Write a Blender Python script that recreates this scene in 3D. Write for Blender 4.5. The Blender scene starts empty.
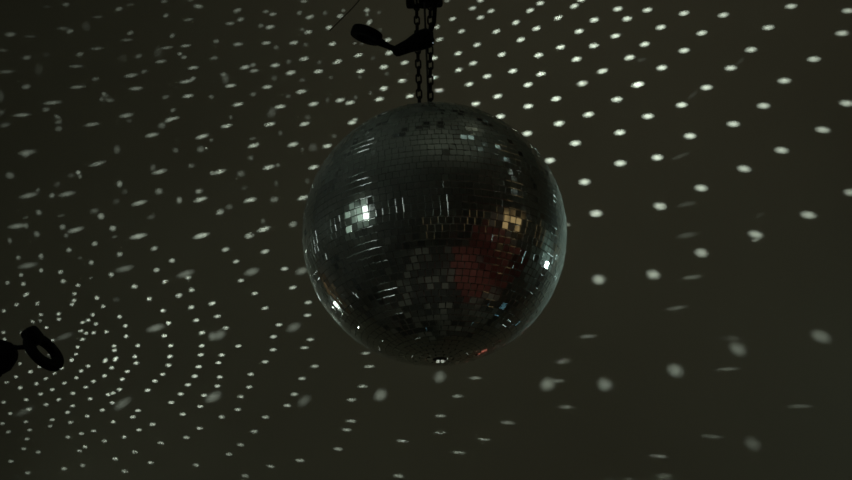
import bpy, bmesh, math, random
import numpy as np
from mathutils import Vector, Matrix

SC = bpy.context.scene
COL = SC.collection
PI = math.pi

# ------------------------------------------------------------------ camera
F_PX = 1170.0
PITCH = math.radians(24.0)
ROLL = math.radians(2.4)
CAM = Vector((0.0, 0.0, 1.6))
fwd = Vector((0, math.cos(PITCH), math.sin(PITCH)))
up0 = Vector((0, -math.sin(PITCH), math.cos(PITCH)))
rt0 = Vector((1, 0, 0))
rt = rt0 * math.cos(ROLL) - up0 * math.sin(ROLL)
up = up0 * math.cos(ROLL) + rt0 * math.sin(ROLL)
cd = bpy.data.cameras.new('camera')
cd.sensor_width = 36.0
cd.lens = F_PX / 852.0 * 36.0
cd.clip_start = 0.02
cam = bpy.data.objects.new('camera', cd)
COL.objects.link(cam)
cam.matrix_world = Matrix(((rt.x, up.x, -fwd.x, CAM.x), (rt.y, up.y, -fwd.y, CAM.y), (rt.z, up.z, -fwd.z, CAM.z), (0, 0, 0, 1)))
SC.camera = cam


def ray(px, py):
    return (fwd + rt * ((px - 426.0) / F_PX) + up * ((240.0 - py) / F_PX))


def at_y(px, py, y):
    """the point of the room at distance y down the room that is seen at a pixel"""
    r = ray(px, py)
    return CAM + r * ((y - CAM.y) / r.y)


def at_d(px, py, d):
    return CAM + ray(px, py) * d


# ------------------------------------------------------------------ world, exposure
SC.view_settings.view_transform = 'Standard'
SC.view_settings.look = 'None'
SC.view_settings.exposure = 0.0
SC.view_settings.gamma = 1.0
SC.view_settings.use_curve_mapping = False
SC.cycles.caustics_reflective = False
SC.cycles.caustics_refractive = False
SC.cycles.use_light_tree = True
SC.cycles.pixel_filter_type = 'BLACKMAN_HARRIS'
SC.cycles.filter_width = 1.7
w = bpy.data.worlds.new('world')
SC.world = w
w.use_nodes = True
w.node_tree.nodes['Background'].inputs[0].default_value = (0.01, 0.01, 0.01, 1)
w.node_tree.nodes['Background'].inputs[1].default_value = 0.2

BACK_Y = 3.6
WALL = (0.42, 0.39, 0.29)
BALL_R = 0.25
BALL = at_d(434.5, 234.2, BALL_R * F_PX / 132.0 * 1.008)
HALF_X, FRONT_Y, TOP_Z = 2.6, -3.2, 4.6


def light(name, kind, loc, energy, color=(1, 1, 1), target=None, **kw):
    d = bpy.data.lights.new(name, kind)
    d.energy = energy
    d.color = color
    for k, v in kw.items():
        setattr(d, k, v)
    o = bpy.data.objects.new(name, d)
    COL.objects.link(o)
    o.location = loc
    if target is not None:
        o.rotation_euler = (Vector(target) - Vector(loc)).to_track_quat('-Z', 'Y').to_euler()
    return o


# added dim fill lights without fixtures: on the back wall, floor and ceiling
light('fill_wall', 'SPOT', (0.9, 1.5, 4.5), 5.6, (1.0, 0.96, 0.82), (0.5, 3.6, 4.0), spot_size=math.radians(120), spot_blend=1.0, shadow_soft_size=0.05)
light('fill_floor', 'SPOT', (0.0, -0.4, 4.5), 17.0, (0.95, 1.0, 0.92), (0.0, 0.2, 0.0), spot_size=math.radians(54), spot_blend=0.6, shadow_soft_size=0.03)
light('fill_ceiling', 'AREA', (0.6, 0.6, 3.5), 1.9, (1.0, 0.97, 0.86), (0.6, 0.3, 5), shape='DISK', size=0.8)


# ------------------------------------------------------------------ materials
def mat(name, color, rough=0.6, metal=0.0, noise=0.0, scale=30.0, emit=None, estr=0.0, spec=0.5):
    m = bpy.data.materials.new(name)
    m.use_nodes = True
    nt = m.node_tree
    b = nt.nodes['Principled BSDF']
    b.inputs['Base Color'].default_value = (*color, 1)
    b.inputs['Roughness'].default_value = rough
    b.inputs['Metallic'].default_value = metal
    b.inputs['Specular IOR Level'].default_value = spec
    if noise:
        tc = nt.nodes.new('ShaderNodeTexCoord')
        nz = nt.nodes.new('ShaderNodeTexNoise')
        nz.inputs['Scale'].default_value = scale
        nz.inputs['Detail'].default_value = 4
        mr = nt.nodes.new('ShaderNodeMapRange')
        mr.inputs['From Min'].default_value = 0.3
        mr.inputs['From Max'].default_value = 0.7
        mr.inputs['To Min'].default_value = 1 - noise
        mr.inputs['To Max'].default_value = 1 + noise
        mx = nt.nodes.new('ShaderNodeVectorMath')
        mx.operation = 'SCALE'
        mx.inputs[0].default_value = color
        nt.links.new(tc.outputs['Object'], nz.inputs['Vector'])
        nt.links.new(nz.outputs['Fac'], mr.inputs['Value'])
        nt.links.new(mr.outputs['Result'], mx.inputs['Scale'])
        nt.links.new(mx.outputs['Vector'], b.inputs['Base Color'])
    if emit:
        b.inputs['Emission Color'].default_value = (*emit, 1)
        b.inputs['Emission Strength'].default_value = estr
    return m


M_WALL = mat('brown_wall_paint', WALL, 1.0, noise=0.06, scale=1.2, spec=0.0)
M_SIDE = mat('dark_side_wall_paint', (0.26, 0.25, 0.21), 0.9, noise=0.1, scale=2, spec=0.1)
M_CEIL = mat('ceiling_paint', (0.30, 0.34, 0.29), 1.0, noise=0.08, scale=2, spec=0.0)
M_BLACK = mat('black_enamel', (0.006, 0.006, 0.006), 0.75, noise=0.2, scale=60, spec=0.08)
M_CHAIN = mat('dark_steel', (0.012, 0.012, 0.011), 0.6, noise=0.2, scale=120, spec=0.12)
M_CABLE = mat('black_rubber', (0.006, 0.006, 0.006), 0.8, noise=0.15, scale=80, spec=0.05)
M_WIRE = mat('grey_wire', (0.05, 0.05, 0.045), 0.6, noise=0.15, scale=80, spec=0.2)
M_CHROME = mat('chrome', (0.8, 0.8, 0.78), 0.12, 1.0, noise=0.05, scale=80)
M_GROUT = mat('grey_grout', (0.09, 0.095, 0.085), 0.8, noise=0.3, scale=60, spec=0.2)
M_RED = mat('red_velvet', (0.32, 0.115, 0.10), 0.9, noise=0.25, scale=9, spec=0.1)
M_WOOD = mat('dark_wood', (0.12, 0.07, 0.035), 0.6, noise=0.3, scale=12)


def floor_material():
    m = mat('dance_floor_tiles', (0.2, 0.19, 0.16), 0.5, spec=0.3)
    nt = m.node_tree
    b = nt.nodes['Principled BSDF']
    tc = nt.nodes.new('ShaderNodeTexCoord')
    sc_ = nt.nodes.new('ShaderNodeVectorMath')
    sc_.operation = 'MULTIPLY'
    sc_.inputs[1].default_value = (2.5, 2.5, 0)
    fl_ = nt.nodes.new('ShaderNodeVectorMath')
    fl_.operation = 'FLOOR'
    wn = nt.nodes.new('ShaderNodeTexWhiteNoise')
    cr = nt.nodes.new('ShaderNodeValToRGB')
    cr.color_ramp.elements[0].position = 0.35
    cr.color_ramp.elements[0].color = (0.10, 0.10, 0.09, 1)
    cr.color_ramp.elements[1].color = (0.62, 0.60, 0.52, 1)
    nt.links.new(tc.outputs['Object'], sc_.inputs[0])
    nt.links.new(sc_.outputs[0], fl_.inputs[0])
    nt.links.new(fl_.outputs[0], wn.inputs['Vector'])
    nt.links.new(wn.outputs['Value'], cr.inputs['Fac'])
    nt.links.new(cr.outputs['Color'], b.inputs['Base Color'])
    return m


M_FLOOR = floor_material()


def mirror_material():
    m = bpy.data.materials.new('dusty_mirror_glass')
    m.use_nodes = True
    nt = m.node_tree
    b = nt.nodes['Principled BSDF']
    b.inputs['Base Color'].default_value = (0.82, 0.86, 0.82, 1)
    b.inputs['Metallic'].default_value = 1.0
    b.inputs['Roughness'].default_value = 0.06
    out = nt.nodes['Material Output']
    dust = nt.nodes.new('ShaderNodeBsdfDiffuse')
    dust.inputs['Color'].default_value = (0.42, 0.45, 0.40, 1)
    tc = nt.nodes.new('ShaderNodeTexCoord')
    nz = nt.nodes.new('ShaderNodeTexNoise')
    nz.inputs['Scale'].default_value = 22
    nz.inputs['Detail'].default_value = 6
    nt.links.new(tc.outputs['Object'], nz.inputs['Vector'])
    sep = nt.nodes.new('ShaderNodeSeparateXYZ')
    nt.links.new(tc.outputs['Object'], sep.inputs[0])
    hz = nt.nodes.new('ShaderNodeMapRange')          # dust settles on the upper half
    hz.inputs['From Min'].default_value = -0.25
    hz.inputs['From Max'].default_value = 0.25
    hz.inputs['To Min'].default_value = 0.10
    hz.inputs['To Max'].default_value = 0.46
    nt.links.new(sep.outputs['Z'], hz.inputs['Value'])
    mul = nt.nodes.new('ShaderNodeMath')
    mul.operation = 'MULTIPLY'
    mr = nt.nodes.new('ShaderNodeMapRange')
    mr.inputs['From Min'].default_value = 0.3
    mr.inputs['From Max'].default_value = 0.75
    mr.inputs['To Min'].default_value = 0.6
    mr.inputs['To Max'].default_value = 1.4
    nt.links.new(nz.outputs['Fac'], mr.inputs['Value'])
    nt.links.new(hz.outputs['Result'], mul.inputs[0])
    nt.links.new(mr.outputs['Result'], mul.inputs[1])
    mix = nt.nodes.new('ShaderNodeMixShader')
    nt.links.new(mul.outputs[0], mix.inputs['Fac'])
    nt.links.new(b.outputs[0], mix.inputs[1])
    nt.links.new(dust.outputs[0], mix.inputs[2])
    nt.links.new(mix.outputs[0], out.inputs['Surface'])
    return m


M_MIRROR = mirror_material()


def lens_mat(name, c, s):
    return mat(name, (0.1, 0.1, 0.1), 0.4, emit=c, estr=s)


# ------------------------------------------------------------------ helpers
def link_mesh(name, bm, m, parent=None, smooth=True, loc=None):
    me = bpy.data.meshes.new(name)
    bmesh.ops.recalc_face_normals(bm, faces=bm.faces)
    bm.to_mesh(me)
    bm.free()
    me.materials.append(m)
    if smooth:
        for p in me.polygons:
            p.use_smooth = True
    o = bpy.data.objects.new(name, me)
    COL.objects.link(o)
    if parent is not None:
        o.parent = parent
    if loc is not None:
        o.location = loc
    if smooth:
        md = o.modifiers.new('edges', 'EDGE_SPLIT')
        md.split_angle = math.radians(38)
    return o


def thing(name, loc, label, cat, group=None):
    o = bpy.data.objects.new(name, None)
    COL.objects.link(o)
    o.location = loc
    o['label'] = label
    o['category'] = cat
    if group:
        o['group'] = group
    return o


def tag(o, label, cat, group=None):
    o['label'] = label
    o['category'] = cat
    if group:
        o['group'] = group
    return o


def frame_from(axis, ref=(0, 0, 1)):
    z = Vector(axis).normalized()
    r = Vector(ref)
    if abs(z.dot(r)) > 0.95:
        r = Vector((1, 0, 0))
    x = (r - z * r.dot(z)).normalized()
    y = z.cross(x)
    return x, y, z


def add_lathe(bm, p, axis, prof, n=24, close=False):
    """revolve (radius, height) points about an axis through p"""
    x, y, z = frame_from(axis)
    p = Vector(p)
    rings = []
    for r, h in prof:
        rings.append([bm.verts.new(p + z * h + (x * math.cos(2 * PI * k / n) + y * math.sin(2 * PI * k / n)) * r) for k in range(n)])
    pairs = list(zip(rings[:-1], rings[1:]))
    if close:
        pairs.append((rings[-1], rings[0]))
    for a, b in pairs:
        for k in range(n):
            bm.faces.new((a[k], a[(k + 1) % n], b[(k + 1) % n], b[k]))
    if not close:
        bm.faces.new(rings[0])
        bm.faces.new(rings[-1])


def add_tube(bm, pts, r, n=10, closed=False):
    pts = [Vector(q) for q in pts]
    rr = r if isinstance(r, (list, tuple)) else [r] * len(pts)
    rings = []
    prev = None
    N = len(pts)
    for i, q in enumerate(pts):
        if closed:
            t = pts[(i + 1) % N] - pts[i - 1]
        else:
            t = pts[min(i + 1, N - 1)] - pts[max(i - 1, 0)]
        t.normalize()
        if prev is None:
            x, y, _ = frame_from(t)
        else:
            x = (prev - t * prev.dot(t)).normalized()
            y = t.cross(x)
        prev = x
        rings.append([bm.verts.new(q + (x * math.cos(2 * PI * k / n) + y * math.sin(2 * PI * k / n)) * rr[i]) for k in range(n)])
    pairs = list(zip(rings[:-1], rings[1:]))
    if closed:
        pairs.append((rings[-1], rings[0]))
    for a, b in pairs:
        for k in range(n):
            bm.faces.new((a[k], a[(k + 1) % n], b[(k + 1) % n], b[k]))
    if not closed:
        bm.faces.new(rings[0])
        bm.faces.new(rings[-1])


def add_box(bm, c, x, y, z, sx, sy, sz, bevel=0.0):
    c = Vector(c)
    vs = []
    for i in (-1, 1):
        for j in (-1, 1):
            for k in (-1, 1):
                vs.append(bm.verts.new(c + x * (i * sx / 2) + y * (j * sy / 2) + z * (k * sz / 2)))
    fs = []
    for q in ((0, 1, 3, 2), (4, 6, 7, 5), (0, 4, 5, 1), (2, 3, 7, 6), (0, 2, 6, 4), (1, 5, 7, 3)):
        fs.append(bm.faces.new([vs[a] for a in q]))
    if bevel:
        es = {e for f in fs for e in f.edges}
        bmesh.ops.bevel(bm, geom=list(es), offset=bevel, segments=3, affect='EDGES', profile=0.6)


X, Y, Z = Vector((1, 0, 0)), Vector((0, 1, 0)), Vector((0, 0, 1))


def slab(name, lo, hi, m):
    bm = bmesh.new()
    lo, hi = Vector(lo), Vector(hi)
    add_box(bm, (lo + hi) / 2, X, Y, Z, *(hi - lo))
    o = link_mesh(name, bm, m, smooth=False)
    o['kind'] = 'structure'
    return o


# ------------------------------------------------------------------ room shell
T = 0.15
slab('wall_back', (-HALF_X - T, BACK_Y, -T), (HALF_X + T, BACK_Y + T, TOP_Z + T), M_WALL)
slab('wall_left', (-HALF_X - T, FRONT_Y, -T), (-HALF_X, BACK_Y, TOP_Z + T), M_SIDE)
slab('wall_right', (HALF_X, FRONT_Y, -T), (HALF_X + T, BACK_Y, TOP_Z + T), M_SIDE)
slab('wall_front', (-HALF_X - T, FRONT_Y - T, -T), (HALF_X + T, FRONT_Y, TOP_Z + T), M_SIDE)
slab('floor', (-HALF_X, FRONT_Y, -T), (HALF_X, BACK_Y, 0), M_FLOOR)
slab('ceiling', (-HALF_X, FRONT_Y, TOP_Z), (HALF_X, BACK_Y, TOP_Z + T), M_CEIL)

# ------------------------------------------------------------------ mirror ball
rng = random.Random(11)
ball = thing('mirror_ball', BALL, 'large round mirror ball covered in small square mirror tiles, hanging from chains', 'mirror ball')
bm = bmesh.new()
bmesh.ops.create_uvsphere(bm, u_segments=96, v_segments=64, radius=BALL_R * 0.990)
link_mesh('ball_core', bm, M_GROUT, ball)

bm = bmesh.new()
ROWS = 62
dth = PI / ROWS
for i in range(ROWS):
    th = (i + 0.5) * dth
    n = max(4, int(round(2 * PI * math.sin(th) / dth)))
    off = rng.random()
    if i == 0 or i == ROWS - 1:
        continue
    rowtilt = rng.gauss(0, 0.008)
    for k in range(n):
        ph = 2 * PI * (k + off) / n
        nv = Vector((math.sin(th) * math.cos(ph), math.sin(th) * math.sin(ph), math.cos(th)))
        e = Vector((-math.sin(ph), math.cos(ph), 0))
        s = nv.cross(e)
        j = 0.012 if rng.random() < 0.84 else 0.06
        nn = (nv + e * rng.gauss(0, j) + s * (rng.gauss(0, j) + rowtilt)).normalized()
        ee = (e - nn * e.dot(nn)).normalized()
        ee = (ee + nn.cross(ee) * rng.gauss(0, 0.03)).normalized()
        ss = nn.cross(ee)
        wdt = 2 * PI * math.sin(th) / n * BALL_R * (0.972 + rng.uniform(-0.02, 0.02))
        hgt = dth * BALL_R * (0.972 + rng.uniform(-0.02, 0.02))
        c = nv * BALL_R * 1.0
        rings = []
        for ins, hh in ((0.00085, 0.0), (0.00058, -0.00003), (0.00031, -0.00012), (0.0001, -0.00028), (0.0, -0.00055), (0.0, -0.0038)):
            rings.append([bm.verts.new(c + ee * sx * (wdt / 2 - ins) + ss * sy * (hgt / 2 - ins) + nn * (hh + 0.0008))
                          for sx, sy in ((-1, -1), (1, -1), (1, 1), (-1, 1))])
        bm.faces.new(rings[0])
        for a_, b_ in zip(rings[:-1], rings[1:]):
            for q in range(4):
                r_ = (q + 1) % 4
                bm.faces.new((a_[q], b_[q], b_[r_], a_[r_]))
tiles = link_mesh('mirror_tiles', bm, M_MIRROR, ball, smooth=False)

bm = bmesh.new()
add_lathe(bm, (0, 0, -BALL_R * 0.985), (0, 0, -1), [(0.012, -0.004), (0.012, 0.004), (0.010, 0.0055)], 24)
cap = link_mesh('bottom_cap', bm, M_GROUT, ball)
cap['label'] = 'small round cap at the bottom of the ball'
for sx in (-1, 1):
    for sy in (-1, 1):
        bm = bmesh.new()
        add_box(bm, (sx * 0.0042, sy * 0.0042, -BALL_R * 0.985 - 0.0065), X, Y, Z, 0.0066, 0.0066, 0.003, 0.0005)
        q = link_mesh('mirror_chip', bm, M_CHROME, cap, smooth=False)
bm = bmesh.new()
add_lathe(bm, (0, 0, BALL_R * 0.985), Z, [(0.035, -0.004), (0.035, 0.006), (0.030, 0.009), (0.008, 0.010), (0.008, 0.016)], 28)
topcap = link_mesh('top_cap', bm, M_CHAIN, ball)
bm = bmesh.new()
add_tube(bm, [Vector((0.014 * math.cos(a), 0, BALL_R * 0.985 + 0.028 + 0.014 * math.sin(a))) for a in [2 * PI * k / 20 for k in range(20)]], 0.003, 8, True)
link_mesh('eye_ring', bm, M_CHAIN, topcap)

# ------------------------------------------------------------------ chains, wire, mount
TOPB = BALL + Vector((0, 0, BALL_R * 0.985 + 0.030))
MOUNT_Z = at_y(425, 0.5, BALL.y).z


def link_bm():
    b = bmesh.new()
    a, r = 0.0105, 0.0052                                        # half straight length, end radius (oval link)
    pts = []
    for k in range(9):
        t = PI * k / 8
        pts.append(Vector((r * math.cos(t), 0, (a - r) + r * math.sin(t) * 1.05)))
    for k in range(9):
        t = PI + PI * k / 8
        pts.append(Vector((r * math.cos(t), 0, -(a - r) + r * math.sin(t) * 1.05)))
    add_tube(b, pts, 0.0019, 8, True)
    return b


src_link = None


def chain(px_top, px_bot, z_bot, label, group):
    global src_link
    top = at_y(px_top, 5, BALL.y)
    top.z = MOUNT_Z + 0.004
    bot = at_y(px_bot, 95, BALL.y)
    bot.z = z_bot
    t = thing('hanging_chain', top, label, 'chain', group)
    d = bot - top
    n = int(round(d.length / 0.0178))
    q = (-d).to_track_quat('Z', 'Y')
    for k in range(n + 1):
        if src_link is None:
            o = link_mesh('chain_link', link_bm(), M_CHAIN, t)
            src_link = o
        else:
            o = src_link.copy()
            COL.objects.link(o)
            o.parent = t
        o.location = d * (k / n)
        o.rotation_mode = 'QUATERNION'
        from mathutils import Quaternion
        o.rotation_quaternion = q @ Quaternion((0, 0, 1), (k % 2) * PI / 2 + 0.35)
    return t


chain(416.5, 419.0, TOPB.z + 0.0, 'dark steel chain above the ball, the one on the left of the pair', 'steel chains holding the ball')
chain(430.5, 430.0, TOPB.z + 0.012, 'dark steel chain above the ball, the one on the right with a loose end', 'steel chains holding the ball')

bm = bmesh.new()
wt = at_y(424.5, 4, BALL.y)
wt.z = MOUNT_Z + 0.004
add_tube(bm, [wt, (wt + TOPB) / 2, TOPB - Vector((0, 0, 0.012))], 0.0022, 8)
tag(link_mesh('safety_wire', bm, M_WIRE), 'thin grey wire running straight down between the two chains', 'wire')

PIPE = at_y(425, -42, BALL.y)
mount = thing('ball_motor', Vector((wt.x, BALL.y, MOUNT_Z)), 'black motor block at the top of the picture that the chains hang from', 'motor')
bm = bmesh.new()
h = PIPE.z - MOUNT_Z
add_box(bm, (0.0, 0, 0.030), X, Y, Z, 0.078, 0.07, 0.056, 0.008)
link_mesh('motor_housing', bm, M_BLACK, mount)
bm = bmesh.new()
add_lathe(bm, (0, 0, 0.004), Z, [(0.024, -0.008), (0.026, -0.006), (0.026, 0.002)], 24)
link_mesh('drive_plate', bm, M_BLACK, mount)
bm = bmesh.new()
add_tube(bm, [(0, 0, 0.055), (0, 0, h - 0.02)], 0.009, 12)
add_lathe(bm, (-0.02, 0, h), X, [(0.0225, 0), (0.031, 0.001), (0.031, 0.039), (0.0225, 0.04)], 24, True)
link_mesh('pipe_clamp', bm, M_BLACK, mount)
bm = bmesh.new()
for dx, zz in ((-0.019, -0.030), (-0.0125, -0.026)):
    add_tube(bm, [(dx, -0.03, 0.004), (dx - 0.001, -0.032, zz * 0.5), (dx, -0.030, zz)], 0.0016, 8)
o = link_mesh('terminal_wire', bm, M_CHROME, mount)
o['label'] = 'two short bare metal wire ends under the motor'

bm = bmesh.new()
add_tube(bm, [(-HALF_X, PIPE.y, PIPE.z), (0, PIPE.y, PIPE.z), (HALF_X, PIPE.y, PIPE.z)], 0.0225, 20)
tag(link_mesh('lighting_pipe', bm, M_BLACK), 'long horizontal black pipe above the frame that carries the motor and lamp', 'pipe')


# ------------------------------------------------------------------ small stage lamps (silhouettes)
def cam_vec(x, y, z):
    """right, up, towards the camera"""
    return rt * x + up * y - fwd * z


def ring_bm(b, c, n, r_out, r_in, depth):
    add_lathe(b, c, n, [(r_in, -depth / 2), (r_out * 0.96, -depth / 2), (r_out, -depth * 0.3), (r_out, depth * 0.3), (r_out * 0.96, depth / 2), (r_in, depth / 2)], 36, True)


# left lamp
DL = 2.15
S = DL / F_PX
base = at_d(-14, 362, DL)
lamp = thing('stage_lamp', base, 'black spotlight with an open round ring, at the left edge of the picture', 'stage lamp')
org = base


def rel(px, py, dz=0.0, d=DL):
    return at_d(px, py, d) - org + fwd * dz


bm = bmesh.new()
ax = rel(22, 352) - rel(-30, 371)
add_lathe(bm, rel(-40, 371), ax, [(0.006, -0.008), (0.022, -0.004), (0.030, 0.004), (0.033, 0.02), (0.033, 0.074), (0.031, 0.086), (0.0225, 0.098), (0.018, 0.104), (0.012, 0.108)], 32)
link_mesh('lamp_housing', bm, M_BLACK, lamp)
bm = bmesh.new()
for k in range(5):
    add_lathe(bm, rel(-40, 371), ax, [(0.033, 0.024 + k * 0.009), (0.0362, 0.025 + k * 0.009), (0.0362, 0.029 + k * 0.009), (0.033, 0.030 + k * 0.009)], 32, True)
link_mesh('cooling_fins', bm, M_BLACK, lamp)
bm = bmesh.new()
add_tube(bm, [rel(-6, 347), rel(8, 347), rel(18, 347.5), rel(28, 347)], [0.0055, 0.0055, 0.0045, 0.0045], 12)
link_mesh('hinge_arm', bm, M_BLACK, lamp)
bm = bmesh.new()
nrm = cam_vec(0.73, 0.66, 0.15)
c = rel(43.5, 351.5)
ring_bm(bm, c, nrm, 24.0 * S, 13.0 * S, 7.0 * S)
ring = link_mesh('lens_ring', bm, M_BLACK, lamp)
bm = bmesh.new()
u = cam_vec(0.62, -0.78, 0).normalized()
v = nrm.normalized().cross(u).normalized()
add_box(bm, rel(33.0, 336.5), u, v, nrm.normalized(), 20 * S, 23 * S, 13 * S, 6.0 * S)
link_mesh('lens_flap', bm, M_BLACK, lamp)
bm = bmesh.new()
add_tube(bm, [rel(-20, 365), rel(-44, 352), rel(-66, 340)], 0.007, 12)
add_lathe(bm, rel(-66, 340) - Vector((0, 0, 0.025)), Z, [(0.0165, 0), (0.024, 0.001), (0.024, 0.049), (0.0165, 0.05)], 24, True)
link_mesh('yoke_clamp', bm, M_BLACK, lamp)

sp = at_d(-66, 340, DL)
stand = thing('lamp_stand', Vector((sp.x, sp.y, 0)), 'black upright lamp stand just beyond the left edge, holding the ringed spotlight', 'lamp stand')
bm = bmesh.new()
add_tube(bm, [(0, 0, 0.02), (0, 0, sp.z + 0.12)], 0.0165, 16)
link_mesh('pole', bm, M_BLACK, stand)
for k in range(3):
    a = 2 * PI * k / 3 + 0.5
    bm = bmesh.new()
    add_tube(bm, [(0.01 * math.cos(a), 0.01 * math.sin(a), 0.45), (0.38 * math.cos(a), 0.38 * math.sin(a), 0.012)], 0.011, 12)
    link_mesh('leg', bm, M_BLACK, stand)

# top lamp
DT = 2.12
S = DT / F_PX
org = at_d(428, 20, DT)
lamp2 = thing('stage_lamp', org, 'black spotlight with its ring seen edge-on, beside the chains at the top', 'stage lamp')
bm = bmesh.new()
A, B = at_d(396, 51.5, DT) - org, at_d(431, 36, DT) - org
ax = (B - A)
L = ax.length
add_lathe(bm, A, ax, [(0.003, -0.006), (0.008, -0.004), (0.0105, 0.002), (0.0125, L * 0.35), (0.0165, L * 0.6), (0.0185, L * 0.8), (0.017, L * 0.97), (0.010, L * 1.04)], 28)
link_mesh('lamp_housing', bm, M_BLACK, lamp2)
bm = bmesh.new()
c = at_d(366.5, 34.8, DT) - org
nrm = cam_vec(0.32, 0.93, -0.16)
ring_bm(bm, c, nrm, 16.0 * S, 9.0 * S, 9.0 * S)
ring = link_mesh('lens_ring', bm, M_BLACK, lamp2)
bm = bmesh.new()
add_tube(bm, [at_d(369, 36.5, DT) - org, at_d(378, 41, DT) - org, at_d(389, 46.6, DT) - org, at_d(398, 50.5, DT) - org], [5.6 * S, 4.6 * S, 2.8 * S, 3.2 * S], 14)
link_mesh('hinge_arm', bm, M_BLACK, lamp2)
bm = bmesh.new()
cl = Vector((at_d(433, -42, DT).x, PIPE.y, PIPE.z))
add_tube(bm, [at_d(428, 36, DT) - org, at_d(434, 22, DT) - org, at_d(435, 4, DT) - org, Vector((cl.x, at_d(435, -20, DT).y, at_d(435, -20, DT).z)) - org + Vector((0.03, 0, 0)), cl + Vector((0.045, 0, -0.02)) - org], [0.0055, 0.0040, 0.0045, 0.006, 0.008], 12)
add_lathe(bm, cl + Vector((0.030, 0, 0)) - org, X, [(0.0225, 0), (0.031, 0.001), (0.031, 0.029), (0.0225, 0.03)], 24, True)
link_mesh('yoke_clamp', bm, M_BLACK, lamp2)

# loose cable end at the top, left of the lamp
bm = bmesh.new()
pts = [at_d(*q, DT) for q in ((329.5, 31), (337, 23.5), (345, 15.5), (351, 9.5), (357, 3), (364, -6), (370, -18))]
pts.append(Vector((at_d(371, -40, DT).x, PIPE.y, PIPE.z - 0.022)))
add_tube(bm, pts, 0.0008, 8)
tag(link_mesh('power_cable', bm, M_CABLE), 'thin black cable end dangling diagonally left of the top spotlight', 'cable')


# ------------------------------------------------------------------ things seen only as reflections in the ball
def wall_lamp(loc, target, label, radius, c, s, wattage, mount_axis, glow=0.0):
    loc = Vector(loc)
    d = (Vector(target) - loc).normalized()
    t = thing('wall_spotlight', loc, label, 'wall spotlight')
    b = bmesh.new()
    add_lathe(b, (0, 0, 0), d, [(radius * 0.5, -0.16), (radius * 0.8, -0.14), (radius * 0.95, -0.06), (radius * 1.05, 0.0), (radius * 1.12, 0.03), (radius * 1.12, 0.045), (radius, 0.045), (radius * 0.98, 0.02), (radius * 0.2, 0.012)], 36)
    link_mesh('lamp_housing', b, M_BLACK, t)
    b = bmesh.new()
    add_lathe(b, d * 0.021, d, [(radius * 0.97, 0), (radius * 0.97, 0.003), (radius * 0.6, 0.010), (radius * 0.02, 0.013)], 36)
    o = link_mesh('lens', b, lens_mat('lit_lens', c, s), t)
    o['label'] = 'bright lit lens'
    b = bmesh.new()
    ma = Vector(mount_axis)
    back = -d * 0.08
    add_tube(b, [back, back + ma * 0.05, back + ma * 0.5], 0.011, 12)
    bmesh.ops.delete(b, geom=[v for v in b.verts if False], context='VERTS')
    link_mesh('wall_arm', b, M_BLACK, t)
    light('spotlight_beam', 'SPOT', loc + d * 0.06, wattage, c, target, spot_size=2 * math.atan(0.225 / (Vector(target) - loc).length), spot_blend=0.35, shadow_soft_size=0.03)
    return t


L1 = BALL + Vector((-0.81, -0.575, 0.062)) * 2.5
L2 = BALL + Vector((0.895, 0.44, -0.09)) * 2.5
a1 = (-HALF_X - L1.x + 0.065 + 0.030) / 0.5
a2 = (HALF_X - L2.x - 0.065 - 0.032) / 0.5
wall_lamp(L1, BALL, 'greenish white spotlight mirrored as the bright patch in the left half of the ball', 0.25, (0.86, 1.0, 0.93), 2.8, 11, (a1, 0, 0))
wall_lamp(L2, BALL, 'bluish white spotlight mirrored near the right rim of the ball', 0.15, (0.72, 1.0, 0.95), 3.6, 300, (a2, 0, 0))


# added lights that brighten the screen and board behind the lamps
light('backing_fill', 'SPOT', L1 + Vector((-0.20, -0.05, 0.10)), 8.0, (0.78, 1.0, 0.90), L1 + Vector((-1, -0.1, 0.05)), spot_size=math.radians(150), spot_blend=0.4, shadow_soft_size=0.02)
light('backing_fill', 'SPOT', L2 + Vector((0.06, -0.1, 0.16)), 0.8, (0.75, 1.0, 0.95), L2 + Vector((1, 0, 0.1)), spot_size=math.radians(150), spot_blend=0.4, shadow_soft_size=0.02)
scr = thing('projection_screen', (-HALF_X + 0.02, L1.y - 0.1, L1.z - 0.05), 'pale screen behind the left spotlight, mirrored as a square glow in the ball', 'screen')
bm = bmesh.new()
add_box(bm, (0, 0, 0), X, Y, Z, 0.012, 1.7, 1.15, 0.002)
link_mesh('screen_cloth', bm, mat('pale_screen_cloth', (0.62, 0.66, 0.60), 0.9, noise=0.08, scale=8, spec=0.1), scr)
for zz in (-0.60, 0.60):
    bm = bmesh.new()
    add_tube(bm, [(0.0, -0.9, zz), (0.0, 0.9, zz)], 0.019, 14)
    link_mesh('roller_bar', bm, M_BLACK, scr)




def wall_panel(c_, size, m, label):
    t = thing('offscreen_board', c_, label, 'board')
    b = bmesh.new()
    add_box(b, (0, 0, 0), X, Y, Z, *size, 0.004)
    link_mesh('board', b, m, t)
    b = bmesh.new()
    ax_ = 0 if size[0] > size[1] else 1
    wdt_ = size[ax_]
    along = (X, Y)[ax_]
    for s_ in (-1, 1):
        sz = [0.03, 0.03, size[2] + 0.06]
        add_box(b, along * (s_ * wdt_ / 2), X, Y, Z, *sz, 0.003)
        sz = [0.03, 0.03, 0.03]
        sz[ax_] = wdt_
        add_box(b, Z * (s_ * size[2] / 2), X, Y, Z, *sz, 0.003)
    link_mesh('panel_frame', b, M_WOOD, t)


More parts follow.
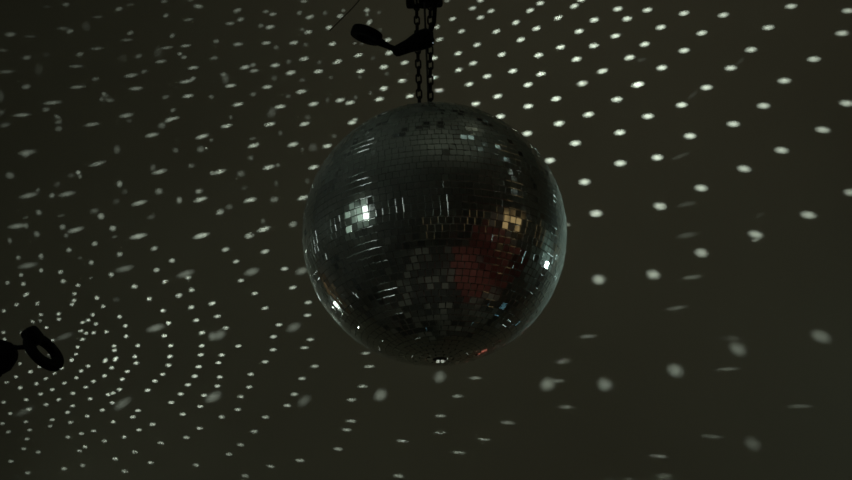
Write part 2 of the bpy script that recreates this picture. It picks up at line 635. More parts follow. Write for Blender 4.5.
M_PALE = mat('pale_panel_paint', (0.52, 0.60, 0.54), 0.9, noise=0.25, scale=6, spec=0.1)
M_OAK = mat('oak_board', (0.42, 0.29, 0.16), 0.7, noise=0.4, scale=7, spec=0.2)
wall_panel((HALF_X - 0.015, 2.85, 2.2), (0.02, 1.3, 1.7), M_PALE, 'pale board added behind the right spotlight to give the grey glow at the right rim')  # added pale board, stands in for a lit stretch of side wall
wall_panel((-2.15, BACK_Y - 0.015, 2.0), (0.75, 0.02, 1.2), M_OAK, 'oak board mirrored as brownish tiles at the lower left of the ball')
light('backing_fill', 'SPOT', (-1.75, 3.2, 2.25), 1.2, (1.0, 0.9, 0.75), (-2.3, 3.6, 2.0), spot_size=math.radians(110), spot_blend=0.5, shadow_soft_size=0.02)  # added light that brightens the oak board


def curtain(name, p0, p1, z0, z1, m, label, folds=9, amp=0.045):
    p0, p1 = Vector(p0), Vector(p1)
    d = p1 - p0
    nrm = Vector((-d.y, d.x, 0)).normalized()
    b = bmesh.new()
    n = folds * 12
    cols = []
    for i in range(n + 1):
        u_ = i / n
        ww = amp * math.sin(2 * PI * folds * u_) * (1 + 0.25 * math.sin(7 * u_))
        q = p0 + d * u_
        cols.append([[b.verts.new(Vector((q.x, q.y, 0)) + nrm * (ww * s_ + off_) + Z * z) for z, s_ in ((z0, 1.15), ((z0 + z1) / 2, 1), (z1, 0.8))] for off_ in (0, 0.006)])
    for a, c_ in zip(cols[:-1], cols[1:]):
        for k in range(2):
            b.faces.new((a[0][k], c_[0][k], c_[0][k + 1], a[0][k + 1]))
            b.faces.new((a[1][k], a[1][k + 1], c_[1][k + 1], c_[1][k]))
        b.faces.new((a[0][0], a[1][0], c_[1][0], c_[0][0]))
        b.faces.new((a[0][2], c_[0][2], c_[1][2], a[1][2]))
    for cc in (cols[0], cols[-1]):
        for k in range(2):
            b.faces.new((cc[0][k], cc[0][k + 1], cc[1][k + 1], cc[1][k]))
    return tag(link_mesh(name, b, m), label, 'curtain')


curtain('red_curtain', (HALF_X - 0.075, -1.4, 0), (HALF_X - 0.075, 2.1, 0), 0.03, 1.75, M_RED, 'red velvet curtain mirrored as the dim red area right of the middle of the ball')
bm = bmesh.new()
add_box(bm, (1.62, 0.2, 0.006), X, Y, Z, 1.7, 3.0, 0.012, 0.003)
tag(link_mesh('red_rug', bm, M_RED), 'dim red rug on the floor, mirrored low in the right half of the ball', 'rug')
light('curtain_fill', 'SPOT', (1.2, 0.2, 4.45), 48, (1.0, 0.78, 0.66), (HALF_X - 0.4, 0.3, 0.6), spot_size=math.radians(52), spot_blend=0.6, shadow_soft_size=0.05)  # added light that brightens the red curtain and rug


def lit_window(idx, y0, y1, z0, z1, c, s):
    x = HALF_X
    b = bmesh.new()
    t = 0.06
    for zz in (z0, z1):
        add_box(b, (x - 0.02, (y0 + y1) / 2, zz), X, Y, Z, 0.05, y1 - y0 + t, t, 0.006)
    for k in range(4):
        yy = y0 + (y1 - y0) * k / 3
        add_box(b, (x - 0.02, yy, (z0 + z1) / 2), X, Y, Z, 0.048, t, z1 - z0, 0.006)
    o = link_mesh('window_%d' % idx, b, M_WOOD, smooth=False)
    o['kind'] = 'structure'
    b = bmesh.new()
    add_box(b, (x - 0.008, (y0 + y1) / 2, (z0 + z1) / 2), X, Y, Z, 0.012, y1 - y0, z1 - z0)
    g = link_mesh('pane', b, mat('amber_lit_glass', (0.3, 0.2, 0.1), 0.3, noise=0.3, scale=4, emit=c, estr=s), o, smooth=False)
    return o


lit_window(1, 0.35, 1.35, 1.95, 2.62, (1.0, 0.68, 0.30), 0.38)

# small lamps standing on the floor, and two on the back wall below the picture
def floor_lamp(loc, label, lens_label, r, c, st, watt=0):
    loc = Vector(loc)
    fl = thing('floor_lamp', loc, label, 'floor lamp')
    hh = r * 2.4
    d = (BALL - loc - Z * hh).normalized()
    k = r / 0.10
    b = bmesh.new()
    add_lathe(b, Z * hh, d, [(0.05 * k, -0.16 * k), (0.085 * k, -0.14 * k), (0.10 * k, 0.0), (0.105 * k, 0.03 * k), (0.095 * k, 0.03 * k), (0.09 * k, 0.012 * k), (0.01, 0.01 * k)], 32)
    link_mesh('lamp_housing', b, M_BLACK, fl)
    b = bmesh.new()
    add_lathe(b, Z * hh + d * 0.014 * k, d, [(0.09 * k, 0), (0.09 * k, 0.004), (0.05 * k, 0.01 * k), (0.004, 0.012 * k)], 32)
    o = link_mesh('lens', b, lens_mat('lit_lamp_lens', c, st), fl)
    o['label'] = lens_label
    b = bmesh.new()
    for sx in (-1, 1):
        add_tube(b, [(sx * 0.13 * k, 0, 0.006), (sx * 0.13 * k, 0, hh), (sx * 0.09 * k, 0, hh)], 0.008, 10)
    add_box(b, (0, 0, 0.006), X, Y, Z, 0.28 * k, 0.14 * k, 0.012, 0.003)
    link_mesh('foot_yoke', b, M_BLACK, fl)
    if watt:
        p = loc + Z * hh + d * 0.06
        light('floor_lamp_beam', 'SPOT', p, watt, c, BALL, spot_size=2 * math.atan(0.225 / (BALL - p).length), spot_blend=0.35, shadow_soft_size=0.03)
    return fl


floor_lamp((2.2, 3.1, 0), 'small blue lit floor lamp mirrored as cyan tiles low on the right of the ball', 'lit blue lens', 0.10, (0.35, 0.8, 1.0), 1.2)
wall_lamp((-1.5, 3.42, 2.08), BALL, 'white spotlight added low on the back wall for glints along the lower left rim', 0.08, (0.85, 1.0, 0.88), 7, 150, (0, (BACK_Y - 3.42 - 0.06) / 0.5, 0))  # added lamp, placed to make glints on the ball's lower left rim


def wall_light(x, z, label, r, c, st):
    t = thing('wall_light', (x, BACK_Y, z), label, 'wall light')
    b = bmesh.new()
    add_lathe(b, (0, 0, 0), -Y, [(r * 1.3, 0.0), (r * 1.3, 0.02), (r * 1.1, 0.03), (r * 1.1, 0.05)], 28)
    link_mesh('base_plate', b, M_BLACK, t)
    b = bmesh.new()
    add_lathe(b, (0, 0, 0), -Y, [(r, 0.05), (r * 0.95, 0.05 + r * 0.4), (r * 0.6, 0.05 + r * 0.8), (r * 0.1, 0.05 + r)], 28)
    o = link_mesh('glass_dome', b, lens_mat('lit_glass_dome', c, st), t)
    o['label'] = 'lit glass dome'
    return t


wall_light(0.02, 1.78, 'small white wall light below the ball, mirrored at its lowest point', 0.03, (0.9, 1.0, 0.85), 1.6)
wall_light(0.42, 1.98, 'small red wall light mirrored near the bottom right rim of the ball', 0.06, (1.0, 0.30, 0.2), 0.6)

# ------------------------------------------------------------------ added spot lights standing in for beams off the mirror tiles
# each dot is drawn into a spot light's emission; where it lands: x y half-length half-width [brightness [tilt]]
TILE = {}
TILE[0, 0] = """187 27 7 2 .02 0;264 18 5 2.8 .10 5;476 36 5 3 .12;522 18 6 2.5 .03 5;657 5 4.5 2.5 .09;763 1 4 2 .06;793 25 6.5 3 .14 -5;663 62 4 3 .12 20
754 79 7 2.2 .08 8;390 68 8 2 .05 0;345 105 6 7 .03 0;252 113 8 2.5 .06 0;280 125 5 3.3 .13 15;42 138 7 3.5 .12 5;122 146 9 2 .04 0;521 132 4.5 3 .13 15;508 160 8 2 .09 3
689 143 4 3 .12 30;10 202 6 2 .06 0;387 194 8 2.5 .10 5;320 217 5 3.3 .11;107 230 6 3.3 .10;185 220 5 5 .015;490 232 6 6 .02;632 208 8 6 .035 75;554 225 5 3 .11 20;668 191 8 2.2 .14 8
743 183 7 2.2 .18 8;719 215 3.5 2.5 .16;736 229 4 2.5 .15;642 246 7.5 2.5 .2 8;848 233 3 2 .06;305 265 9.5 2.3 .10 2;25 287 10 2.5 .08 2;155 278 9 6 .02 90;524 302 9 2.8 .22 8
576 286 4.5 3 .1 15;773 271 7 2.5 .24 8;381 316 5 3 .10;745 326 9 2.6 .25 10;772 314 4 3 .15 20;105 347 6 3.5 .12;310 348 10 2.6 .15 5;544 354 9 2.6 .26 5;752 384 7 2.8 .3 10
663 388 5 3 .10 20;845 387 3 3 .1;415 375 2.5 2.5 .15;405 398 3 3 .1;440 401 6 3 .10 0;420 385 6 6 .05;5 385 8 4 .04 90;210 411 12 2.8 .16 5;184 438 5 3.5 .10;692 441 4 3 .12 20
88 460 11 2.6 .17 5;505 462 9 3.2 .25;5 450 5 4 .05;230 468 5 3 .12 -25;690 474 9 2.5 .28 8"""
TILE[0, 1] = """364 5 5 2.5 .12;98 41 6 3 .13 20;211 46 4 2.5 .1;239 57 5 2.5 .15;346 51 3.5 3 .1 20;387 68 5.5 2.8 .22 15;448 52 3.5 3 .06;508 64 4.5 3 .22 15;521 42 3 2.5 .08;616 41 4 3 .25 15
625 89 4.5 3 .3 45;617 58 3 2 .12 90;664 50 3 3 .05;68 94 6 2.5 .12 5;110 78 5 3 .12 15;192 103 4 3 .08;228 108 6 2.8 .22 12;357 118 3.5 2.5 .06;381 128 5.5 2.8 .26 12;464 110 5 3 .3 15
668 118 3 3 .03;13 165 4 3 .1;100 177 6.5 2.6 .16 5;213 172 6 2.6 .22 8;323 171 6 2.7 .26 8;253 190 4 3 .06;370 178 3.5 2.5 .05;477 176 5 2.8 .38 15;698 160 5 2.8 .38 12;567 173 3 2 .1
595 175 3 1.5 .05;704 212 5 3.2 .45 15;8 231 4 3 .08;582 221 5.5 2.8 .42 15;365 235 6 2.8 .32;303 246 3.5 3 .06;425 250 3 3 .05;497 247 6 2.8 .38 20;640 232 3 3 .03;767 251 5.5 2.8 .45 12
128 269 6.5 2.8 .26;160 260 4 3 .1;249 261 6 2.8 .32 8;164 283 6 2.5 .16 8;311 291 6.5 3 .36 12;422 286 6 2.8 .38;590 285 5.5 3 .45 12;683 268 5.5 3 .5 12;695 295 3 3 .04;41 298 4 3 .1
50 315 7 5 .05 90;245 312 4 4 .04;357 320 4 3 .05;471 310 3 3 .04;588 308 3 3 .04;70 343 7 2.6 .28 8;757 323 5.5 3 .5 12;683 354 5.5 3 .5 12;217 348 6.5 2.6 .32 8;353 367 6.5 2.7 .38
161 377 4 3 .08;301 385 3.5 3 .05;630 372 3 3 .04;571 390 3 3 .05;458 400 3.5 3 .04 90;787 384 5.5 3 .48 12;665 397 6 3 .5 12;548 411 6 2.9 .42 12;508 401 6 2.9 .42 12
402 416 6.5 3 .42 12;100 418 7 2.7 .32;268 427 7 2.7 .4;235 450 8 6 .05 60;72 470 3 3 .06;378 470 4 4 .04;568 478 4 2 .3"""
TILE[0, 2] = """85 3 4 2.5 .12 15;219 1 5 3 .35 15;186 33 5 2.8 .34 15;260 44 5 2.8 .4 18;416 42 5.3 3 .5 20;457 13 5.3 3 .48 15;593 24 5.6 3.2 .55 20;621 0 5.6 3 .45;767 36 6.2 3.3 .58 12
106 76 4.8 2.7 .35 18;218 70 5 2.8 .42 15;359 90 5.2 3 .52 22;529 71 5.6 3.1 .58 18;673 80 6 3.3 .6 14;804 75 6.4 3.5 .6 10;42 108 4.5 2.8 .3 15;142 125 4.8 2.8 .4 18;281 126 5.2 2.9 .5 20
442 114 5.5 3.1 .56 18;612 125 6 3.3 .6 14;54 158 5 2.8 .34 18;379 159 5.4 3.1 .55 18;757 144 6.3 3.4 .62 12;204 179 5.1 2.9 .48 15;538 189 6 3.3 .6 14;671 183 6.2 3.4 .62 12
129 214 5.1 2.9 .46 15;303 218 5.4 3.1 .54 18;451 221 5.8 3.2 .6 14;602 237 6.2 3.4 .62 14;814 231 6.8 3.7 .63 10;32 232 5 3 .46 15;189 253 5.3 3 .52 15;131 280 5.2 3 .5 15;347 284 5.8 3.2 .58 15
706 284 6.6 3.6 .63 12;33 310 5.1 2.9 .48 12;245 305 5.5 3.1 .56 14;460 296 6 3.3 .62 12;844 340 7 3.8 .6 8;173 337 5.5 3.1 .56 15;408 339 6 3.3 .6 14;625 334 6.6 3.6 .63 10
53 361 5.5 3.1 .55 12;286 385 5.9 3.2 .6 14;520 395 6.4 3.5 .63 12;764 398 7.1 3.8 .63 8;199 415 5.7 3.2 .6 14;409 425 6.3 3.4 .62 12;297 466 6 3.4 .62 12;650 458 6.9 3.8 .65 10"""
TILE[0, 3] = """34 40 6.4 3.3 .56 12;180 53 6.7 3.3 .56 10;337 60 7 3.4 .52 10;608 25 7.8 3.6 .44 6;836 43 8.3 3.7 .36 3;87 109 6.5 3.4 .6 12;251 132 7 3.5 .57 10;517 110 7.7 3.7 .5 6;812 133 8.6 4 .4 3
23 177 6.4 3.4 .62 10;180 202 7 3.6 .6 8;448 199 7.7 3.8 .53 6;91 271 6.9 3.6 .62 8;367 272 7.7 3.8 .56 5;699 237 8.6 4.1 .46 3;581 323 8.6 4.1 .5 2;0 337 6.6 3.6 .62 8
270 350 7.6 3.9 .58 4;170 420 7.3 3.9 .6 4;498 423 8.4 4.2 .53 0;830 413 9.3 4.6 .42 -3;36 465 7.3 3.9 .62 4;10 240 8 3 .015 15;405 245 8 3 .014 40;215 380 9 3 .014 40"""
TILE[1, 0] = """20 20 7 3.5 .07;235 8 5 3 .1;235 35 5 4 .1 15;368 18 10 2.8 .2 8;518 3 4 3 .05;648 22 5 4.5 .12;675 3 6 2 .25 15;608 60 8.5 3 .32 12;809 66 8.5 3 .35 15;845 80 3 3 .07
108 130 11 4 .16 8;104 140 5 4 .1;468 118 6 5 .11 90;703 121 4 4 .08;803 117 5 5 .09;825 113 1.5 1.5 .35;390 175 11 3 .28 15;40 222 6 5 .12 -10;313 210 3.5 3 .45;320 225 3 3 .18
285 222 5 4 .06;612 190 4.5 4 .09 90;638 207 9.5 3 .36 15;765 183 4.5 3.5 .08;848 213 3 3 .2;478 256 4.5 4 .35 90;230 257 5 4 .05 20;500 287 4 4 .05;115 302 12 3.5 .2 12;151 280 3.5 3 .1
208 302 4 3.5 .22;268 296 11 3.5 .22 12;636 285 5 4.5 .16;795 285 5 4 .16;557 332 10 3.2 .32 15;717 321 4.5 4 .18 90;802 318 8.5 3.2 .36 15;466 325 5 4 .05 30;378 363 6 4 .09
155 370 4 4 .2 -30;404 385 4.5 4.5 .3;605 388 6 3.5 .05 20;103 390 4 2.5 .05;245 383 5 2.5 .05 20;70 424 12 3.5 .22 8;105 424 4 3.5 .12 90;250 428 4 4 .22;302 440 11 3.5 .25 15
265 462 3 3 .12;451 433 4.5 4 .28;147 456 4.5 4 .17 -35;553 465 11 3.5 .3 12;805 463 10 3.5 .36 15;458 467 4 2 .06;38 477 3 3 .06"""
TILE[1, 1] = """54 24 7 2.8 .35 12;227 17 7 2.8 .42 12;366 16 6.5 2.8 .45 15;556 10 5.5 3 .5 12;270 52 3.5 3 .06 90;158 75 4 3 .06;162 102 7.5 2.9 .42 12;320 98 7 2.9 .48 15;457 104 6 2.9 .5 12
400 110 6 6 .05;357 118 3 3 .05;152 152 3.5 3.5 .09;484 65 3.5 3 .06;26 207 8 3 .42 18;224 189 7.5 3 .45 15;260 181 3 3 .1;403 189 6.5 3 .52 15;112 215 5.5 4.5 .08;95 236 1.2 1.2 .2
125 272 5 3 .025;253 252 4.5 3.5 .045 90;378 245 4 3.5 .04 90;149 320 8 3 .45 15;245 318 5.5 4 .13;360 311 7 3 .5 18;28 368 5.5 4 .2 20;65 348 5 4 .06;203 437 8.5 3.2 .42 18
320 417 5.5 4 .17 20;145 463 6 4 .24 15;200 405 4 3.5 .05 90"""
TILE[1, 2] = """405 54 6.4 3.7 .63 10;532 14 6.7 3.8 .65 8;775 50 7.2 4 .63 6;597 93 7 4 .64 6;495 162 6.8 4 .63 6;777 173 7.7 4.4 .6 3;634 248 7.4 4.5 .6 2;680 374 8 5 .55 0;568 418 3 3 .1"""
TILE[1, 3] = """377 16 8.3 4.2 .55 -2;204 64 7.8 4.2 .58 0;735 39 9.7 4.6 .43 -5;570 121 9.2 4.7 .48 -5;73 150 7.5 4.4 .6 0;420 195 8.9 4.9 .5 -8;248 272 8.6 4.9 .53 -6;84 345 8.3 5.2 .52 -6
845 290 9 5 .35 -8;677 380 10.5 5.4 .42 -8;466 458 10 5.2 .42 -12;165 145 14 3 .018 20;190 337 13 3.5 .035 12;192 461 13 4 .05 8;485 380 8 3 .013 35"""
TILE[2, 0] = """40 5 3 3 .1;73 71 3 3 .17;164 65 4 3.5 .17 90;276 40 3.5 3.3 .22;379 15 4 3.5 .22;479 57 4 3.5 .2;617 34 4.5 3 .24 20;365 90 3.2 3.2 .2;688 82 4.2 3 .28;165 122 3 3 .2;242 128 3.5 3 .2
85 140 3 2.7 .17;626 120 4 3 .28 15;445 139 3.5 3.3 .24;253 165 3 3 .24;94 176 3 3 .2;30 171 3 2.7 .15;660 167 4 2.8 .33 15;752 150 4 2.8 .3;312 181 3 2.8 .24;538 186 4 3 .33
105 218 4.5 2.2 .25 35;298 215 3 2.5 .25;766 200 4 2.8 .34;297 242 3 2.5 .26;288 258 3 2.5 .25;388 231 3.2 2.8 .3;716 222 4 2.8 .36;597 236 3.6 2.8 .36;67 258 3.2 2.5 .22;150 254 3 2.8 .22
413 265 3 2.5 .3;765 269 4 2.6 .37;16 284 3 2.6 .2;845 255 3.5 2.8 .33;652 282 3.5 2.6 .4;163 299 2.8 2.5 .22;161 322 2.5 2 .12;235 296 2.8 2.3 .28;235 317 2.8 2.3 .28;371 299 3 2.4 .33
478 307 3 2.4 .36;331 330 3 2.4 .35;353 321 3 2.4 .35;384 336 3 2.4 .35;785 321 3.8 2.5 .42;674 332 3.6 2.5 .45;131 326 3.5 2.2 .16 -30;186 351 2.8 2 .28;502 343 3 2.4 .4;323 363 3 2.2 .38
344 373 3 2.2 .38;375 371 3 2.2 .38;426 366 3 2.3 .4;14 370 2.8 2.2 .25;18 397 2.8 2.2 .28;85 372 2.5 2 .1;97 392 2.8 2.2 .28;808 371 4 2.4 .45;657 383 3.4 2.3 .45;504 385 3 2.3 .42
331 397 3 2.2 .4;211 401 2.5 2.3 .3;312 428 2.8 2.2 .4;457 424 3 2.2 .42;551 422 3.2 2.3 .44;683 422 3.4 2.3 .46;807 423 3.7 2.4 .45;109 447 2.5 2 .35;199 458 2.5 2 .28;304 457 2.8 2.2 .4
458 442 3 2.2 .43;464 473 3.3 2.3 .6 20;540 467 3.2 2.3 .44;680 466 3.5 2.3 .46;803 459 3.9 2.4 .45;288 478 3 2 .35;423 478 3 2 .35
112 102 13 4 .085 10;498 115 12 4.4 .11 14;742 135 12 4.4 .12 18;622 352 12 5 .115 15;258 386 12 4.2 .05 20;848 385 6 5 .1 90;320 72 3 2 .04;365 152 3 2 .06;465 238 5 4 .02"""
TILE[2, 1] = """50 38 5 3 .3 15;208 46 5.5 3 .33 15;92 86 4.2 2.7 .33 15;286 115 5 2.6 .36;112 162 4.2 2.4 .36;167 214 4.4 2.4 .36 8;319 190 5 2.5 .38 12;2 252 3 2.5 .35;381 250 5 2.4 .37 8
208 273 4.4 2.3 .42 8;18 305 4.3 2.3 .42 8;378 301 5 2.3 .4 5;51 352 4 2.2 .38 5;264 339 4.4 2.3 .44 5;242 387 4.4 2.3 .45 5;389 398 5 2.1 .4 3;366 431 5.2 2.1 .4 3;102 424 4.2 2.2 .45 3
240 439 4.4 2.2 .45 3;35 460 4 2.2 .45 3;610 453 6 2.2 .3 3;155 127 10 5 .15 18;355 124 8.5 5 .16 20;323 349 10 6 .12 25;25 380 9.5 6.5 .1 30"""
TILE[2, 2] = """691 158 8.5 7 .3 -5;648 385 11 3 .12 3;555 478 8 2 .08 0"""
TILE[2, 3] = """249 51 9 6 .4 -8;57 138 9 6.5 .36 -10;728 386 14 8.5 .16 -20;395 436 12.5 9 .17 -30;212 149 14 3 .085 8;150 272 14 3 .085 8;372 393 15 3.5 .05 2;468 0 6 2 .25"""
TILE[3, 0] = """286 3 2.5 2 .25;420 5 3 2.2 .45;460 1 3 2 .45;80 15 2.5 2 .25;158 27 2.5 2 .28;353 24 3 2.2 .42;447 31 3 2.2 .44;544 12 3.5 2.3 .48;674 21 3.8 2.3 .48 5;795 27 4 2.3 .45 5;122 47 3 2.2 .38
247 33 2.8 2 .4;218 53 2.5 1.8 .4;325 44 3 2.2 .42;508 46 3.3 2.2 .46;651 57 3.6 2.2 .46 5;779 65 4 2.3 .45 5;64 67 2.8 2.1 .35;183 75 3 2.1 .38;306 71 3 2.1 .4;418 63 3.2 2.2 .45
489 77 3.3 2.2 .48;620 84 3.5 2.2 .48 5;752 99 4 2.2 .45 3;27 88 3 2 .33;146 95 3 2.1 .38;258 92 3 2.1 .4;374 85 3.1 2.1 .42;81 111 3.3 2.1 .38;209 118 3.2 2.1 .38;343 109 3.2 2.1 .4
478 118 3.4 2.2 .45;591 121 3.8 2.2 .48 5;162 136 3.2 2.1 .38;292 133 3.3 2.1 .4;432 138 3.3 2 .42;453 133 3.2 2 .42;723 136 3.8 2.2 .45 2;816 141 3.8 2.2 .45 2;15 169 3 2.1 .3
105 159 3 2.1 .33;235 158 3.2 2.1 .36;361 155 3.2 2.1 .4 5;185 178 3.2 2 .33;290 183 3.3 2.1 .36 5;449 172 3.3 2.1 .4 5;685 170 3.8 2.2 .44 0;801 186 4 2.2 .42 0;116 197 3.3 2 .3
41 214 3.2 2 .27;270 209 3.2 2.1 .36;409 200 3.3 2.1 .38 5;552 202 3.7 2.1 .4 2;350 224 3.3 2.1 .36;531 228 3.5 2.1 .38 2;731 217 4 2.2 .4 0;209 239 3.4 2.1 .28;104 247 3.1 2.1 .24
10 254 3.2 2.1 .2;201 264 3.2 2 .2;282 249 3.3 2.1 .33 5;453 248 3.5 2.1 .36 0;610 257 4 2.1 .36 0;118 280 3.3 2 .22;33 288 3.3 2 .16;556 280 3.5 2.1 .36 0;798 273 4.3 2.1 .38 -3
375 284 3.4 2.1 .3 0;325 294 3.3 2.1 .3 0;272 308 3.4 2.1 .26 0;497 308 3.6 2.1 .3 -2;108 316 3.4 2.1 .2 5;418 324 3.5 2.1 .28 0;745 310 4 2.2 .33 -3;644 332 4.2 2.2 .32 -4
340 348 3.3 2.1 .26 0;318 363 3.4 2.1 .2 0;95 355 3.4 2.1 .18 0;153 369 3.5 2.3 .2 0;539 367 3.8 2.3 .27 -4;461 396 4 2.5 .27 -4;44 405 3.6 2.2 .17 0;603 411 4 2.4 .26 -6
331 422 3.6 2.4 .17 -4;785 421 4.3 2.4 .24 -6;257 435 3.8 2.5 .2 -4;499 445 4 2.5 .2 -6;110 452 3.8 2.4 .16 0;100 205 14 5 .05 25;490 175 13 6 .08 35;840 152 8 6 .09 45;70 465 8 1.2 .02 -25"""
TILE[3, 1] = """22 11 3.8 2.2 .45 3;208 7 4.5 2.2 .43 3;27 68 4 2.2 .44 2;18 104 3.8 2.2 .43 0;151 57 4.2 2.2 .44 2;145 108 4.2 2.2 .42 0;112 147 4.2 2.2 .41 0;99 198 4.3 2.2 .4 -2;35 228 4.3 2.2 .37 -2
407 25 5.2 2.2 .4 3;356 74 5 2.3 .42 3;325 137 5 2.3 .42 0;297 182 5 2.3 .42 -3;625 26 6.5 2.2 .36 2;599 105 6 2.3 .35 0;554 159 6.2 2.4 .34 0;553 244 6.5 2.3 .3 -3;534 279 6.2 2.2 .3 -3
500 356 6.3 2.5 .25 -5;210 228 4.6 2.3 .36 -2;164 286 4.7 2.3 .32 -3;110 339 4.7 2.4 .28 -5;63 377 4.5 2.3 .27 -5;230 425 5.3 2.4 .24 -8;348 402 6 2.4 .26 -5;128 463 5 2.5 .2 -10
757 324 7 2.3 .3 -5;742 464 7.5 2.5 .22 -8;10 145 9 6.5 .1 40;365 163 10 6.5 .11 40;670 140 9.5 8 .16 40"""
TILE[3, 2] = """197 72 8 2.2 .3 0;127 145 7.5 2.4 .3 0;57 224 7.3 2.3 .3 -2;55 291 7.5 2.2 .29 -3;327 251 9 2.4 .22 -5;232 317 8.5 2.4 .22 -5;131 370 8.5 2.3 .22 -5;545 8 10 2.3 .16 0;530 83 8 2.3 .18 0
560 189 10 2.4 .17 0;55 68 8.5 8 .19 40;487 97 10 9 .22 20;715 98 10 9 .2 -15;815 475 9 2 .06 0;730 474 9 1.5 .03 0"""
TILE[3, 3] = """145 42 11 9 .23 -25;455 335 12 9 .12 -30;100 468 10 6 .09 0;352 36 15 3 .1 2;645 185 16 3 .09 0;292 306 15 3 .1 -5;77 385 13 3 .13 -5"""

DOTS = []
for (r_, c_), txt in TILE.items():
    for item in txt.replace('\n', ';').split(';'):
        v = [float(q) for q in item.split()]
        if not v:
            continue
        px, py, a, b_, pk = v[:5]
        ang = v[5] if len(v) > 5 else 10.0
        DOTS.append((c_ * 213 + px / 4.0, r_ * 120 + py / 4.0, a, b_, ang, pk))
# dots added at random behind the ball and past the frame
rg = random.Random(5)
for k in range(22):
    t, q = rg.uniform(0, 2 * PI), 118 * math.sqrt(rg.random())
    DOTS.append((434 + q * math.cos(t), 234 + q * math.sin(t), 5.5, 2.8, 10, 0.42))
for k in range(46):
    s_ = rg.choice((-1, 1))
    DOTS.append((426 + s_ * rg.uniform(440, 620), rg.uniform(-20, 500), 6 + 2 * s_, 3.2, 8, 0.3))
for k in range(20):
    DOTS.append((rg.uniform(0, 852), rg.uniform(492, 600), 8, 3, 0, 0.22))

# hand-tuned brightness of the dots by landing place: (landing x, y, gain)
GAINS = [(136, 88, .33), (238, 104, .68), (313, 104, .66), (97, 163, .3), (269, 167, .58), (168, 365, 1.0), (11, 461, .72), (170, 345, 1.35), (476, 378, .35), (604, 382, .5),
         (701, 252, .63), (808, 215, .64), (536, 74, 1.35), (752, 442, .3), (20, 20, .36), (800, 50, .85), (440, 30, 1.0), (380, 90, .85), (640, 110, 1.25), (600, 215, 1.0), (330, 400, .55),
         (250, 280, .85), (60, 300, 1.0), (250, 450, .55), (380, 20, .65), (840, 470, .35), (40, 220, .36), (730, 360, .4)]


def gain(px, py):
    sw = sg = 0.0
    for gx, gy, g in GAINS:
        q = 1.0 / ((px - gx) ** 2 + (py - gy) ** 2 + 300.0) ** 1.5
        sw += q
        sg += q * g
    return sg / sw


D1 = (L1 - BALL).normalized()
D2 = (L2 - BALL).normalized()
GAIN_A, GAIN_B = 1.03, 0.97
BEAM = (0.80, 1.0, 0.80)
rw = (0.86 / WALL[0], 1.0 / WALL[1], 0.80 / WALL[2])
mx_ = max(rw)
BEAM = tuple(q / mx_ for q in rw)


PROFILE = 0.95


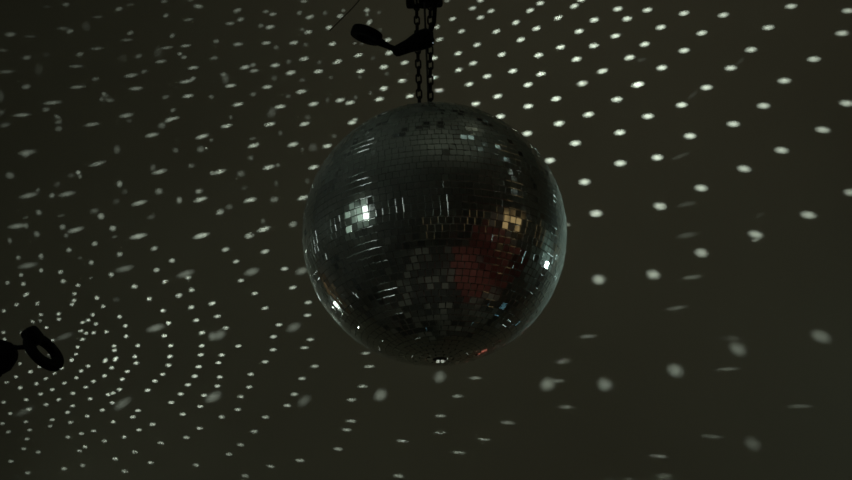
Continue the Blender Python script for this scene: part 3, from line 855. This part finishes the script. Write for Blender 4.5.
def beam_group(items, name='dot_lights'):
    """stand-in for the beams of neighbouring mirror tiles: one added spot light at the tiles that shines only along those beams.
    items: (tile position, landing point, two half axes on the surface, peak, surface normal, albedo)"""
    O = Vector((0, 0, 0))
    for it in items:
        O += it[0] / len(items)
    zc = Vector((0, 0, 0))
    for it in items:
        zc += (it[1] - O).normalized()
    zc.normalize()
    x, y, z = frame_from(-zc)
    half = 0.0
    ld = bpy.data.lights.new(name, 'SPOT')
    ld.use_nodes = True
    nt = ld.node_tree
    em = nt.nodes['Emission']
    tc = nt.nodes.new('ShaderNodeTexCoord')
    sep = nt.nodes.new('ShaderNodeSeparateXYZ')
    dx = nt.nodes.new('ShaderNodeMath')
    dx.operation = 'DIVIDE'
    dy = nt.nodes.new('ShaderNodeMath')
    dy.operation = 'DIVIDE'
    uv = nt.nodes.new('ShaderNodeCombineXYZ')
    nt.links.new(tc.outputs['Normal'], sep.inputs[0])
    nt.links.new(sep.outputs['X'], dx.inputs[0])
    nt.links.new(sep.outputs['Z'], dx.inputs[1])
    nt.links.new(sep.outputs['Y'], dy.inputs[0])
    nt.links.new(sep.outputs['Z'], dy.inputs[1])
    nt.links.new(dx.outputs[0], uv.inputs[0])
    nt.links.new(dy.outputs[0], uv.inputs[1])
    acc = None
    for (_, W, axes, peak, n_wall, alb) in items:
        d = W - O
        dist = d.length

        def proj(p):
            q = p - O
            w_ = q.dot(z)
            return q.dot(x) / w_, q.dot(y) / w_
        u0, v0 = proj(W)
        cols = []
        for e in axes:
            a, b = proj(W + e), proj(W - e)
            cols.append(((a[0] - b[0]) / 2, (a[1] - b[1]) / 2))
        M_ = np.array(cols).T
        U, Sg, _v = np.linalg.svd(M_)
        ang = math.atan2(U[1, 0], U[0, 0])
        half = max(half, math.atan(math.hypot(u0, v0) + Sg[0] * 1.2))
        cosw = max(0.15, abs((d / dist).dot(n_wall)))
        P = peak * PI / alb / BEAM[1] * dist * dist / cosw * 4 * PI
        mp = nt.nodes.new('ShaderNodeMapping')
        mp.vector_type = 'TEXTURE'
        mp.inputs['Location'].default_value = (u0, v0, 0)
        mp.inputs['Rotation'].default_value = (0, 0, ang)
        mp.inputs['Scale'].default_value = (Sg[0], Sg[1], 1)
        nt.links.new(uv.outputs[0], mp.inputs['Vector'])
        gr = nt.nodes.new('ShaderNodeTexGradient')
        gr.gradient_type = 'SPHERICAL'
        nt.links.new(mp.outputs[0], gr.inputs['Vector'])
        mr = nt.nodes.new('ShaderNodeMapRange')
        mr.interpolation_type = 'SMOOTHSTEP'
        mr.inputs['From Min'].default_value = 0.0
        mr.inputs['From Max'].default_value = PROFILE
        mr.inputs['To Min'].default_value = 0.0
        mr.inputs['To Max'].default_value = P / 100.0
        nt.links.new(gr.outputs['Fac'], mr.inputs['Value'])
        if acc is None:
            acc = mr.outputs[0]
        else:
            ad = nt.nodes.new('ShaderNodeMath')
            ad.operation = 'ADD'
            nt.links.new(acc, ad.inputs[0])
            nt.links.new(mr.outputs[0], ad.inputs[1])
            acc = ad.outputs[0]
    nt.links.new(acc, em.inputs['Strength'])
    ld.energy = 100.0
    ld.color = BEAM
    ld.shadow_soft_size = 0.0
    ld.spot_size = 2 * half + 0.01
    ld.spot_blend = 0.0
    o = bpy.data.objects.new(name, ld)
    COL.objects.link(o)
    o.matrix_world = Matrix.Translation(O) @ Matrix((x, y, z)).transposed().to_4x4()
    return o


GROUPS = {}
for px, py, a, b_, ang, pk in DOTS:
    W = at_y(px, py, BACK_Y)
    t = math.radians(ang)
    a, b_ = a * GAIN_A, b_ * GAIN_B
    va = (a * math.cos(t), -a * math.sin(t))
    vb = (b_ * math.sin(t), b_ * math.cos(t))
    ax = []
    for vx, vy in (va, vb):
        ax.append((at_y(px + vx, py + vy, BACK_Y) - at_y(px - vx, py - vy, BACK_Y)) / 2)
    dW = (W - BALL).normalized()
    low = px < 330 and py > 240
    O = BALL + (dW + (D2 if low else D1)).normalized() * (BALL_R * 1.02)
    key = (low, int(math.floor(px / 110)), int(math.floor(py / 96)))
    GROUPS.setdefault(key, []).append((O, W, ax, pk * 1.32 * gain(px, py) * (0.75 if low and b_ > 3.9 else 1.0), Y, WALL[1]))

# random dots added on the ceiling and side wall, to glint in the ball's upper right
for k in range(110):
    if k % 3 < 2:
        W = Vector((rg.uniform(0.7, 2.55), rg.uniform(0.6, 3.1), TOP_Z))
        nw, ea, eb, alb = Z, X, Y, 0.33
    else:
        W = Vector((HALF_X, rg.uniform(0.8, 3.4), rg.uniform(2.9, 4.5)))
        nw, ea, eb, alb = X, Y, Z, 0.25
    dW = (W - BALL).normalized()
    O = BALL + (dW + D1).normalized() * (BALL_R * 1.02)
    key = ('c', k % 3 < 2, W.x > 0.8, W.y > 1.5)
    GROUPS.setdefault(key, []).append((O, W, (ea * 0.045, eb * 0.032), rg.uniform(0.5, 1.6), nw, alb))
for items in GROUPS.values():
    beam_group(items)
